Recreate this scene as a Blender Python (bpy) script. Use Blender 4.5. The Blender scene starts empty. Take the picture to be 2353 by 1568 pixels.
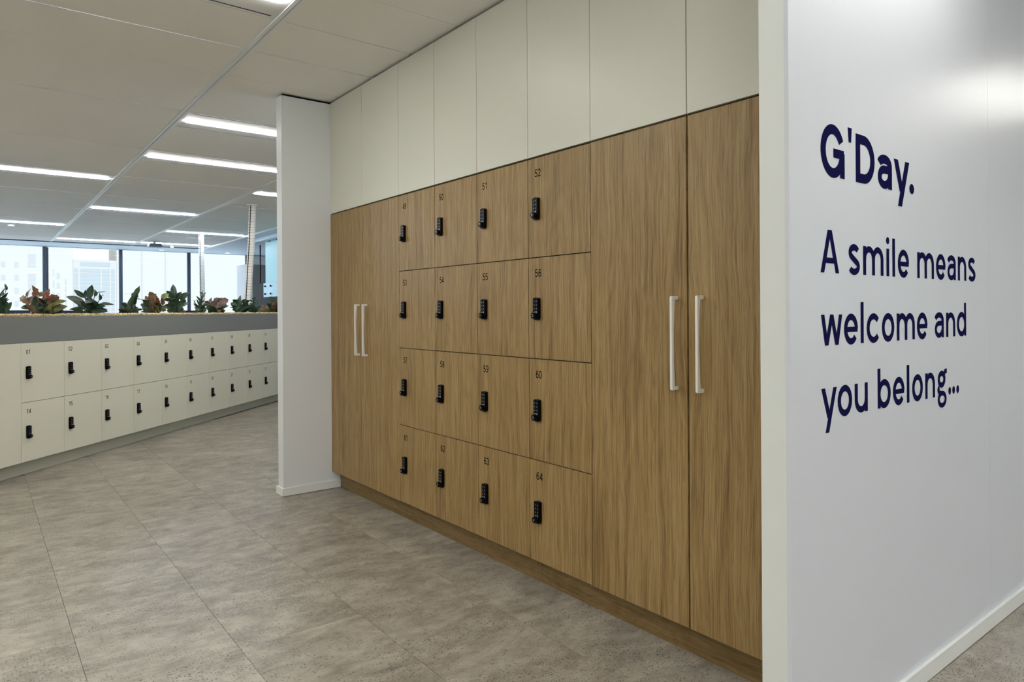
import bpy, bmesh, math, random
from mathutils import Vector, Matrix
random.seed(7)
S = bpy.context.scene
COL = S.collection

# ------------------------------------------------------------------ camera
CAMH = 1.235
YAW, ROLL = 0.6643, -0.0061
F = Vector((math.sin(YAW), math.cos(YAW), 0)); R0 = Vector((math.cos(YAW), -math.sin(YAW), 0)); U0 = Vector((0, 0, 1))
Rv = R0 * math.cos(ROLL) + U0 * math.sin(ROLL)
Uv = U0 * math.cos(ROLL) - R0 * math.sin(ROLL)
cam = bpy.data.cameras.new('camera'); cam_o = bpy.data.objects.new('camera', cam); COL.objects.link(cam_o)
M = Matrix.Identity(4)
for i in range(3):
    M[i][0] = Rv[i]; M[i][1] = Uv[i]; M[i][2] = -F[i]
M[2][3] = CAMH
cam_o.matrix_world = M
cam.sensor_fit = 'HORIZONTAL'; cam.sensor_width = 36.0
cam.lens = 36.0 * 1573.8 / 2353
cam.shift_y = -(784 - 714.3) / 2353
cam.clip_start = 0.05; cam.clip_end = 3000
S.camera = cam_o

# ------------------------------------------------------------------ sky, sun, exposure
W = bpy.data.worlds.new('sky'); S.world = W; W.use_nodes = True
bg = W.node_tree.nodes['Background']
bg.inputs[0].default_value = (0.80, 0.93, 1.05, 1); bg.inputs[1].default_value = 1.75
sun = bpy.data.lights.new('sun', 'SUN'); sun.energy = 5.0; sun.angle = 0.02
sun_o = bpy.data.objects.new('sun', sun); COL.objects.link(sun_o)
sun_o.rotation_euler = Vector((0.5, 1.0, -1.2)).to_track_quat('-Z', 'Y').to_euler()
S.view_settings.view_transform = 'Standard'; S.view_settings.look = 'None'
S.cycles.diffuse_bounces = 6; S.view_settings.exposure = 0.0; S.view_settings.gamma = 1.0; S.view_settings.use_curve_mapping = False
TUBE = 54.0          # radiance of the light tubes
TUBE_COL = (1.0, 0.98, 0.92)

# ------------------------------------------------------------------ materials
def mat(name, col, rough=0.5, spec=0.5, emit=0.0, ecol=None, metal=0.0):
    m = bpy.data.materials.new(name); m.use_nodes = True
    b = m.node_tree.nodes['Principled BSDF']
    b.inputs['Base Color'].default_value = (*col, 1); b.inputs['Roughness'].default_value = rough
    b.inputs['Specular IOR Level'].default_value = spec; b.inputs['Metallic'].default_value = metal
    if emit:
        b.inputs['Emission Color'].default_value = (*(ecol or col), 1); b.inputs['Emission Strength'].default_value = emit
    return m
class NT:
    def __init__(s, m): s.nt = m.node_tree; s.b = s.nt.nodes['Principled BSDF']
    def n(s, t, **kw):
        x = s.nt.nodes.new(t)
        for k, v in kw.items(): setattr(x, k, v)
        return x
    def l(s, a, b): s.nt.links.new(a, b)
    def math(s, op, a, b=None, clamp=False):
        x = s.n('ShaderNodeMath', operation=op); x.use_clamp = clamp
        for i, v in enumerate((a, b)):
            if v is None: continue
            if isinstance(v, (int, float)): x.inputs[i].default_value = v
            else: s.l(v, x.inputs[i])
        return x.outputs[0]
    def mix(s, fac, a, b, mode='MIX'):
        x = s.n('ShaderNodeMix', data_type='RGBA', blend_type=mode)
        for i, v in ((0, fac), (6, a), (7, b)):
            if isinstance(v, (int, float)): x.inputs[i].default_value = v
            elif isinstance(v, tuple): x.inputs[i].default_value = (*v, 1)
            else: s.l(v, x.inputs[i])
        return x.outputs[2]
    def ramp(s, fac, stops):
        x = s.n('ShaderNodeValToRGB'); s.l(fac, x.inputs[0]); e = x.color_ramp.elements
        while len(e) < len(stops): e.new(0.5)
        for i, (p, c) in enumerate(stops):
            e[i].position = p; e[i].color = (*c, 1) if len(c) == 3 else c
        return x.outputs[0]
    def noise(s, vec, scale, detail=3, rough=0.5, dist=0.0):
        x = s.n('ShaderNodeTexNoise'); s.l(vec, x.inputs['Vector']); x.inputs['Scale'].default_value = scale
        x.inputs['Detail'].default_value = detail; x.inputs['Roughness'].default_value = rough; x.inputs['Distortion'].default_value = dist
        return x.outputs[0]
    def vec(s, kind='Object', scale=(1, 1, 1), rnd=0.0):
        t = s.n('ShaderNodeTexCoord') if kind == 'Object' else s.n('ShaderNodeNewGeometry')
        src = t.outputs['Object'] if kind == 'Object' else t.outputs['Position']
        if rnd:
            oi = s.n('ShaderNodeObjectInfo'); a = s.n('ShaderNodeVectorMath', operation='SCALE')
            c = s.n('ShaderNodeCombineXYZ')
            s.l(oi.outputs['Random'], c.inputs[0]); s.l(s.math('MULTIPLY', oi.outputs['Random'], 1.7), c.inputs[1]); s.l(s.math('MULTIPLY', oi.outputs['Random'], 3.1), c.inputs[2])
            s.l(c.outputs[0], a.inputs[0]); a.inputs['Scale'].default_value = rnd
            ad = s.n('ShaderNodeVectorMath', operation='ADD'); s.l(src, ad.inputs[0]); s.l(a.outputs[0], ad.inputs[1]); src = ad.outputs[0]
        mp = s.n('ShaderNodeMapping'); mp.inputs['Scale'].default_value = scale; s.l(src, mp.inputs[0])
        return mp.outputs[0]
    def bump(s, h, st=0.2, dist=0.002):
        x = s.n('ShaderNodeBump'); x.inputs['Strength'].default_value = st; x.inputs['Distance'].default_value = dist
        s.l(h, x.inputs['Height']); s.l(x.outputs[0], s.b.inputs['Normal'])

def oak(name, horizontal=False, tone=1.0, lo=(0.125, 0.070, 0.022), mid=(0.285, 0.182, 0.068), hi=(0.385, 0.270, 0.124)):
    m = mat(name, mid, 0.42, 0.35); t = NT(m)
    sc = (lambda a, b: (b, 3.0, a)) if horizontal else (lambda a, b: (a, 3.0, b))
    wv = t.n('ShaderNodeTexNoise'); t.l(t.vec('Object', sc(3.2, 1.5), 37.0), wv.inputs['Vector']); wv.inputs['Scale'].default_value = 1.6; wv.inputs['Detail'].default_value = 3
    wsub = t.n('ShaderNodeVectorMath', operation='SUBTRACT'); t.l(wv.outputs['Color'], wsub.inputs[0]); wsub.inputs[1].default_value = (0.5, 0.5, 0.5)
    def wvec(scale):
        mp = t.vec('Object', scale, 37.0); ml = t.n('ShaderNodeVectorMath', operation='MULTIPLY'); t.l(wsub.outputs[0], ml.inputs[0])
        ml.inputs[1].default_value = tuple((0.05 * c if c == max(scale) else 0.0) for c in scale)
        ad = t.n('ShaderNodeVectorMath', operation='ADD'); t.l(mp, ad.inputs[0]); t.l(ml.outputs[0], ad.inputs[1]); return ad.outputs[0]
    v1 = wvec(sc(34, 0.9)); v2 = wvec(sc(210, 3.0)); v3 = t.vec('Object', sc(5.5, 0.8), 37.0); v4 = wvec(sc(400, 7))
    big = t.noise(v3, 1.0, 3, 0.5, 0.8)
    # cathedral figure: contour lines of a stretched field
    fig = t.math('FRACT', t.math('MULTIPLY', big, 9.0))
    fig = t.math('ABSOLUTE', t.math('SUBTRACT', fig, 0.5))
    g1 = t.noise(v1, 1.0, 4, 0.62, 0.3); g2 = t.noise(v2, 1.0, 3, 0.6); g4 = t.noise(v4, 1.0, 2, 0.6)
    s = t.math('ADD', t.math('MULTIPLY', g1, 0.34), t.math('MULTIPLY', g2, 0.46))
    s = t.math('ADD', s, t.math('MULTIPLY', fig, 0.12)); s = t.math('ADD', s, t.math('MULTIPLY', g4, 0.20))
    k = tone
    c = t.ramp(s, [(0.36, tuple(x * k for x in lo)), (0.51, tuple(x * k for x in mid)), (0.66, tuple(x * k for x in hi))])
    pore = t.math('GREATER_THAN', g4, 0.60)
    c = t.mix(t.math('MULTIPLY', pore, 0.5), c, tuple(x * k * 0.7 for x in lo))
    t.l(c, t.b.inputs['Base Color']); t.bump(s, 0.12, 0.001)
    return m

def plaster(name, col, rough=0.55, amt=0.03, spec=0.4, bump=0.03):
    m = mat(name, col, rough, spec); t = NT(m)
    v = t.vec('Position', (1, 1, 1)); n1 = t.noise(v, 1.3, 4, 0.6); n2 = t.noise(v, 260, 2, 0.5)
    c = t.mix(n1, tuple(x * (1 - amt) for x in col), tuple(min(1, x * (1 + amt)) for x in col))
    t.l(c, t.b.inputs['Base Color']); t.bump(n2, bump, 0.001)
    return m

def concrete_vinyl():
    m = mat('concrete_look_vinyl', (0.4, 0.37, 0.32), 0.36, 0.35); t = NT(m)
    base = t.vec('Position', (2.3, 3.6, 1), 23.0)
    n1 = t.noise(base, 2.0, 7, 0.68, 0.3); n2 = t.noise(t.vec('Position', (9, 15, 1), 11.0), 1.0, 6, 0.7)
    n3 = t.noise(t.vec('Position', (1.8, 3.2, 1), 41.0), 1.4, 4, 0.6)
    s = t.math('ADD', t.math('MULTIPLY', n1, 0.6), t.math('MULTIPLY', n2, 0.4))
    c = t.ramp(s, [(0.36, (0.180, 0.158, 0.132)), (0.5, (0.310, 0.284, 0.240)), (0.62, (0.425, 0.400, 0.340))])
    # per tile tone
    oi = t.n('ShaderNodeObjectInfo')
    c = t.mix(1.0, c, t.ramp(oi.outputs['Random'], [(0.0, (0.96, 0.96, 0.96)), (1.0, (1.03, 1.03, 1.03))]), 'MULTIPLY')
    # aggregate specks, clustered
    def specks(scale, size, dens, rnd):
        v = t.n('ShaderNodeTexVoronoi'); v.inputs['Scale'].default_value = scale
        vv = t.vec('Position', (1.0, 1.7, 1), rnd); t.l(vv, v.inputs['Vector'])
        wob = t.noise(vv, scale * 2.2, 2, 0.6)
        sep = t.n('ShaderNodeSeparateColor'); t.l(v.outputs['Color'], sep.inputs[0])
        near = t.math('LESS_THAN', t.math('ADD', v.outputs['Distance'], t.math('MULTIPLY', wob, 0.22)), t.math('ADD', size, t.math('MULTIPLY', sep.outputs[2], 0.11)))
        on = t.math('LESS_THAN', sep.outputs[0], dens)
        return t.math('MULTIPLY', near, on), sep.outputs[1]
    clus = t.ramp(t.math('ADD', t.math('MULTIPLY', n3, 0.7), t.math('MULTIPLY', t.math('SUBTRACT', 1.0, s), 0.3)), [(0.42, (0.15, 0.15, 0.15)), (0.56, (1, 1, 1))])
    d1, r1 = specks(88, 0.34, t.math('MULTIPLY', clus, 0.62), 9.0)
    d2, r2 = specks(52, 0.28, t.math('MULTIPLY', clus, 0.20), 17.0)
    d3, r3 = specks(160, 0.36, t.math('MULTIPLY', clus, 0.70), 5.0)
    d4, r4 = specks(85, 0.27, t.math('ADD', 0.02, t.math('MULTIPLY', clus, 0.12)), 29.0)
    c = t.mix(t.math('MULTIPLY', d3, 0.62), c, (0.085, 0.072, 0.064))
    c = t.mix(t.math('MULTIPLY', d1, 0.9), c, (0.07, 0.062, 0.058))
    c = t.mix(t.math('MULTIPLY', d2, 0.75), c, (0.06, 0.055, 0.055))
    c = t.mix(t.math('MULTIPLY', d4, 0.55), c, (0.62, 0.59, 0.53))
    t.l(c, t.b.inputs['Base Color'])
    t.b.inputs['Roughness'].default_value = 0.34
    t.bump(s, 0.05, 0.001)
    return m

def leafmat(name, base, vein, edge, rough=0.4):
    m = mat(name, base, rough, 0.4); t = NT(m)
    tc = t.n('ShaderNodeTexCoord'); sp = t.n('ShaderNodeSeparateXYZ'); t.l(tc.outputs['UV'], sp.inputs[0])
    u, v = sp.outputs[0], sp.outputs[1]                       # u along, v across (0..1)
    ay = t.math('ABSOLUTE', t.math('SUBTRACT', v, 0.5))
    rib = t.math('LESS_THAN', ay, 0.035)
    w = t.math('FRACT', t.math('MULTIPLY', t.math('SUBTRACT', u, t.math('MULTIPLY', ay, 0.55)), 7.0))
    side = t.math('LESS_THAN', t.math('ABSOLUTE', t.math('SUBTRACT', w, 0.5)), 0.17)
    ve = t.math('MAXIMUM', rib, t.math('MULTIPLY', side, 0.75))
    nz = t.noise(t.vec('Object', (30, 30, 30), 5.0), 1.0, 3, 0.6)
    c = t.mix(t.ramp(nz, [(0.4, (0, 0, 0)), (0.62, (1, 1, 1))]), base, edge)
    c = t.mix(ve, c, vein)
    t.l(c, t.b.inputs['Base Color'])
    t.b.inputs['Transmission Weight'].default_value = 0.0
    return m

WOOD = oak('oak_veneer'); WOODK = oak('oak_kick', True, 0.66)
FLOORM = concrete_vinyl(); SUBFLOOR = mat('joint_shadow', (0.06, 0.055, 0.05), 0.9)
WALLW = plaster('white_paint', (0.71, 0.74, 0.765), 0.5)
WALLC = plaster('cool_white_panel', (0.66, 0.685, 0.74), 0.30, 0.012, 0.18, 0.006)
EDGEW = plaster('warm_white_edge', (0.73, 0.76, 0.74), 0.45)
SKIRT = plaster('skirting_paint', (0.77, 0.79, 0.77), 0.35, 0.02)
CEIL = plaster('ceiling_tile_board', (0.90, 0.90, 0.89), 0.8, 0.02, 0.2, 0.05)
SOFF = plaster('soffit_daylight_blue', (0.72, 0.82, 0.93), 0.7, 0.01)  # blue cast of the window daylight is put into this colour
TEE = mat('ceiling_grid_metal', (0.84, 0.88, 0.92), 0.35, 0.6)  # bluish white stands in for window light reflected by the grid
DARK = mat('shadow_gap', (0.012, 0.011, 0.010), 0.9, 0.1)
SLOT = mat('air_slot', (0.02, 0.02, 0.022), 0.8, 0.2)
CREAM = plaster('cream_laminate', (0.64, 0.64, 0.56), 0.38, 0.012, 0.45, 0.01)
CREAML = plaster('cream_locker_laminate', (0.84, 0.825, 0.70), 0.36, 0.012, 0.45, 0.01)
CREAMK = plaster('cream_plinth', (0.58, 0.58, 0.49), 0.45, 0.03)
CARC = mat('carcass_gap_shade', (0.025, 0.018, 0.012), 0.8, 0.1)  # near black, paints the shade between the doors into the carcass
CARCW = mat('carcass_edge_pale', (0.20, 0.195, 0.17), 0.7)
PLANTER = plaster('grey_planter', (0.235, 0.245, 0.245), 0.42, 0.02)
BLACK = mat('lock_black', (0.003, 0.003, 0.0045), 0.30, 0.12)
BLACK2 = mat('knob_black', (0.004, 0.004, 0.005), 0.26, 0.18)
KEY = mat('keypad_print', (0.55, 0.58, 0.6), 0.4)
PRINT = mat('number_print', (0.010, 0.009, 0.009), 0.8, 0.0)
NAVY = mat('navy_vinyl', (0.010, 0.010, 0.058), 0.7, 0.0)
HANDLE = mat('white_handle', (0.80, 0.80, 0.76), 0.28, 0.5)
LAMPW = mat('lamp_housing', (0.78, 0.80, 0.82), 0.4)
TUBEM = mat('light_tube', (1, 1, 1), 0.5, 0.2, TUBE, TUBE_COL)
TUBEC = mat('light_tube_cool', (1, 1, 1), 0.5, 0.2, TUBE * 1.1, (0.80, 0.93, 1.08))  # distant tubes tinted blue in place of daylight from the windows
DOWN = mat('downlight_glow', (1, 1, 1), 0.5, 0.2, 6.0, (1, 1, 1))
MULL = mat('window_frame', (0.055, 0.09, 0.15), 0.35, 0.5)
PLAST = mat('white_plastic', (0.86, 0.86, 0.85), 0.4)
CABLE = mat('black_cable', (0.01, 0.012, 0.02), 0.5)
SCREEN = mat('dark_blue_fabric', (0.018, 0.028, 0.07), 0.8)
GREYP = oak('grey_slat_panel', False, 1.0, (0.16, 0.17, 0.18), (0.21, 0.225, 0.235), (0.27, 0.28, 0.295))
TEAL = mat('teal_glass', (0.42, 0.71, 0.75), 0.35, 0.3, 0.0)
ICE = mat('ice_blue_acrylic', (0.42, 0.68, 0.82), 0.15, 0.5)
GREEN = mat('green_sign_glow', (0.3, 0.9, 0.2), 0.5, 0.3, 0.9, (0.35, 0.9, 0.25))
BUILD = mat('pale_facade', (0.365, 0.355, 0.340), 0.9, 0.02); BUILD2 = mat('white_facade', (0.385, 0.372, 0.355), 0.9, 0.02)
BWIN = mat('pale_window', (0.285, 0.312, 0.325), 0.8, 0.02); BWIN2 = mat('faint_window', (0.325, 0.332, 0.325), 0.8, 0.02)  # kept close to the facade tone, distant haze painted into the colour
GROUND = plaster('pale_ground', (0.66, 0.73, 0.78), 0.9)
def glassm():
    m = bpy.data.materials.new('window_glass'); m.use_nodes = True; nt = m.node_tree
    for n in list(nt.nodes): nt.nodes.remove(n)
    o = nt.nodes.new('ShaderNodeOutputMaterial'); tr = nt.nodes.new('ShaderNodeBsdfTransparent'); gl = nt.nodes.new('ShaderNodeBsdfGlossy')
    tr.inputs[0].default_value = (0.97, 0.985, 0.985, 1); gl.inputs['Roughness'].default_value = 0.02
    mx = nt.nodes.new('ShaderNodeMixShader'); lw = nt.nodes.new('ShaderNodeFresnel'); lw.inputs[0].default_value = 1.10
    nt.links.new(lw.outputs[0], mx.inputs[0]); nt.links.new(tr.outputs[0], mx.inputs[1]); nt.links.new(gl.outputs[0], mx.inputs[2]); nt.links.new(mx.outputs[0], o.inputs[0])
    return m
GLASS = glassm()
def pebm():
    m = mat('yellow_pebbles', (0.5, 0.4, 0.22), 0.6); t = NT(m)
    n = t.noise(t.vec('Position', (1, 1, 1)), 70, 2, 0.6)
    t.l(t.ramp(n, [(0.35, (0.30, 0.20, 0.08)), (0.5, (0.62, 0.48, 0.24)), (0.65, (0.85, 0.76, 0.55))]), t.b.inputs['Base Color']); return m
PEB = pebm()
LM = {
 'r': leafmat('leaf_red', (0.36, 0.10, 0.065), (0.05, 0.06, 0.025), (0.17, 0.10, 0.05)),
 'b': leafmat('leaf_brown_pink', (0.17, 0.125, 0.08), (0.24, 0.07, 0.045), (0.16, 0.16, 0.09)),
 'y': leafmat('leaf_olive', (0.24, 0.19, 0.07), (0.10, 0.18, 0.04), (0.10, 0.12, 0.04)),
 'g': leafmat('leaf_mid_green', (0.035, 0.12, 0.065), (0.09, 0.19, 0.10), (0.06, 0.16, 0.06)),
 'd': leafmat('leaf_dark_green', (0.010, 0.035, 0.022), (0.03, 0.07, 0.04), (0.016, 0.05, 0.024)),
 'k': leafmat('leaf_grey_green', (0.11, 0.15, 0.13), (0.20, 0.22, 0.18), (0.06, 0.10, 0.085)),
 'p': leafmat('leaf_pale_pink', (0.26, 0.17, 0.165), (0.12, 0.10, 0.08), (0.20, 0.11, 0.10)),
}

# ------------------------------------------------------------------ helpers
def link(name, me, m=None, parent=None, loc=None, rz=None):
    o = bpy.data.objects.new(name, me); COL.objects.link(o)
    if m is not None and me is not None and not me.materials: me.materials.append(m)
    if parent is not None: o.parent = parent
    if loc is not None: o.location = loc
    if rz is not None: o.rotation_euler = (0, 0, rz)
    return o
def tag(o, label, cat, group=None):
    o['label'] = label; o['category'] = cat
    if group: o['group'] = group
    return o
def thing(name, label, cat, loc=(0, 0, 0), rz=0.0, group=None):
    return tag(link(name, None, loc=loc, rz=rz), label, cat, group)
def struct(o): o['kind'] = 'structure'; return o
def mesh(name, verts, faces, smooth=False):
    me = bpy.data.meshes.new(name); me.from_pydata(verts, [], faces); me.update()
    if smooth:
        for p in me.polygons: p.use_smooth = True
    return me
BOXF = [(0, 3, 2, 1), (4, 5, 6, 7), (0, 1, 5, 4), (1, 2, 6, 5), (2, 3, 7, 6), (3, 0, 4, 7)]
def boxv(x0, x1, y0, y1, z0, z1):
    return [(x0, y0, z0), (x1, y0, z0), (x1, y1, z0), (x0, y1, z0), (x0, y0, z1), (x1, y0, z1), (x1, y1, z1), (x0, y1, z1)]
def boxes(name, L):
    V, Fc = [], []
    for b in L:
        k = len(V); V += boxv(*b); Fc += [tuple(i + k for i in f) for f in BOXF]
    return mesh(name, V, Fc)
def box(name, b, m, parent=None, bevel=0.0, loc=None, rz=None):
    me = boxes(name, [b])
    if bevel:
        bm = bmesh.new(); bm.from_mesh(me)
        bmesh.ops.bevel(bm, geom=list(bm.edges), offset=bevel, segments=2, affect='EDGES', profile=0.6); bm.to_mesh(me); bm.free()
    return link(name, me, m, parent, loc, rz)
def prism_yz(name, poly, x0, x1, bevel=0.0):
    """closed outline in (y,z), extruded along x"""
    n = len(poly); V = [(x0, y, z) for y, z in poly] + [(x1, y, z) for y, z in poly]
    bm = bmesh.new(); vs = [bm.verts.new(v) for v in V]
    bm.faces.new(vs[:n][::-1]); bm.faces.new(vs[n:])
    for i in range(n): bm.faces.new((vs[i], vs[(i + 1) % n], vs[n + (i + 1) % n], vs[n + i]))
    bmesh.ops.recalc_face_normals(bm, faces=bm.faces)
    me = bpy.data.meshes.new(name); bm.to_mesh(me); bm.free(); return me
def prism_xz(name, poly, y0, y1, bevel=0.0):
    n = len(poly); bm = bmesh.new()
    a = [bm.verts.new((x, y0, z)) for x, z in poly]; b = [bm.verts.new((x, y1, z)) for x, z in poly]
    f = bm.faces.new(a); bm.faces.new(b[::-1])
    for i in range(n): bm.faces.new((a[i], b[i], b[(i + 1) % n], a[(i + 1) % n]))
    bmesh.ops.recalc_face_normals(bm, faces=bm.faces)
    if bevel:
        ed = [e for e in bm.edges if abs(e.verts[0].co.y - y0) < 1e-6 and abs(e.verts[1].co.y - y0) < 1e-6]
        bmesh.ops.bevel(bm, geom=ed, offset=bevel, segments=2, affect='EDGES')
    me = bpy.data.meshes.new(name); bm.to_mesh(me); bm.free(); return me
def cyl_y(name, r, y0, y1, cx=0, cz=0, n=24, bevel=0.0, m=None):
    return prism_xz(name, [(cx + r * math.cos(2 * math.pi * i / n), cz + r * math.sin(2 * math.pi * i / n)) for i in range(n)], y0, y1, bevel)
def cyl_z(name, r, z0, z1, n=24, cx=0, cy=0):
    V = [(cx + r * math.cos(2 * math.pi * i / n), cy + r * math.sin(2 * math.pi * i / n), z) for z in (z0, z1) for i in range(n)]
    return mesh(name, V, [tuple(range(n))[::-1], tuple(range(n, 2 * n))] + [(i, (i + 1) % n, n + (i + 1) % n, n + i) for i in range(n)])
def tube(name, pts, r, n=8):
    pts = [Vector(p) for p in pts]; V, Fc = [], []
    for i, p in enumerate(pts):
        t = (pts[min(i + 1, len(pts) - 1)] - pts[max(i - 1, 0)]).normalized()
        a = t.cross(Vector((0.3, 0.9, 0.1))).normalized(); b = t.cross(a)
        V += [tuple(p + (a * math.cos(q) + b * math.sin(q)) * r) for q in (2 * math.pi * k / n for k in range(n))]
    for i in range(len(pts) - 1):
        for k in range(n): Fc.append((i * n + k, i * n + (k + 1) % n, (i + 1) * n + (k + 1) % n, (i + 1) * n + k))
    Fc += [tuple(range(n))[::-1], tuple(range((len(pts) - 1) * n, len(pts) * n))]
    return mesh(name, V, Fc, True)

# ------------------------------------------------------------------ stroke lettering
def arc(cx, cy, rx, ry, a0, a1, n=22):
    return [(cx + rx * math.cos(math.radians(a0 + (a1 - a0) * i / n)), cy + ry * math.sin(math.radians(a0 + (a1 - a0) * i / n))) for i in range(n + 1)]
class Pen:
    """draws flat strokes in the x,z plane; y is the surface offset (towards the reader is -y)"""
    def __init__(s, y=-0.0005): s.V = []; s.F = []; s.y = y; s.k = 0
    def stroke(s, pts, w, ox=0, oz=0, closed=False):
        P = [Vector((x + ox, z + oz)) for x, z in pts]; n = len(P); y = s.y - 0.00002 * (s.k % 5); s.k += 1
        base = len(s.V)
        for i, p in enumerate(P):
            if closed: a, b = P[(i - 1) % n], P[(i + 1) % n]
            else: a, b = P[max(i - 1, 0)], P[min(i + 1, n - 1)]
            d0 = (p - a).normalized() if (p - a).length > 1e-9 else (b - p).normalized()
            d1 = (b - p).normalized() if (b - p).length > 1e-9 else d0
            t = (d0 + d1).normalized(); nn = Vector((-t.y, t.x)); c = max(0.45, nn.dot(Vector((-d1.y, d1.x))))
            h = w / 2 / c
            for sg in (1, -1): q = p + nn * h * sg; s.V.append((q.x, y, q.y))
        m = n if closed else n - 1
        for i in range(m):
            a = base + 2 * i; b = base + 2 * ((i + 1) % n); s.F.append((a, a + 1, b + 1, b))
    def poly(s, pts, ox=0, oz=0):
        y = s.y - 0.00002 * (s.k % 5); s.k += 1
        base = len(s.V); s.V += [(x + ox, y, z + oz) for x, z in pts]; s.F.append(tuple(range(base, base + len(pts))))
    def dot(s, cx, cz, r, rz=None): s.poly([(cx + r * math.cos(a), cz + (rz or r) * math.sin(a)) for a in [2 * math.pi * i / 20 for i in range(20)]])
    def obj(s, name, m, parent, loc=None):
        bm = bmesh.new(); me = mesh(name, s.V, s.F); bm.from_mesh(me)
        for f in bm.faces:
            f.normal_update()
            if f.normal.y > 0: f.normal_flip()
        bm.to_mesh(me); bm.free()
        return link(name, me, m, parent, loc)

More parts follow.
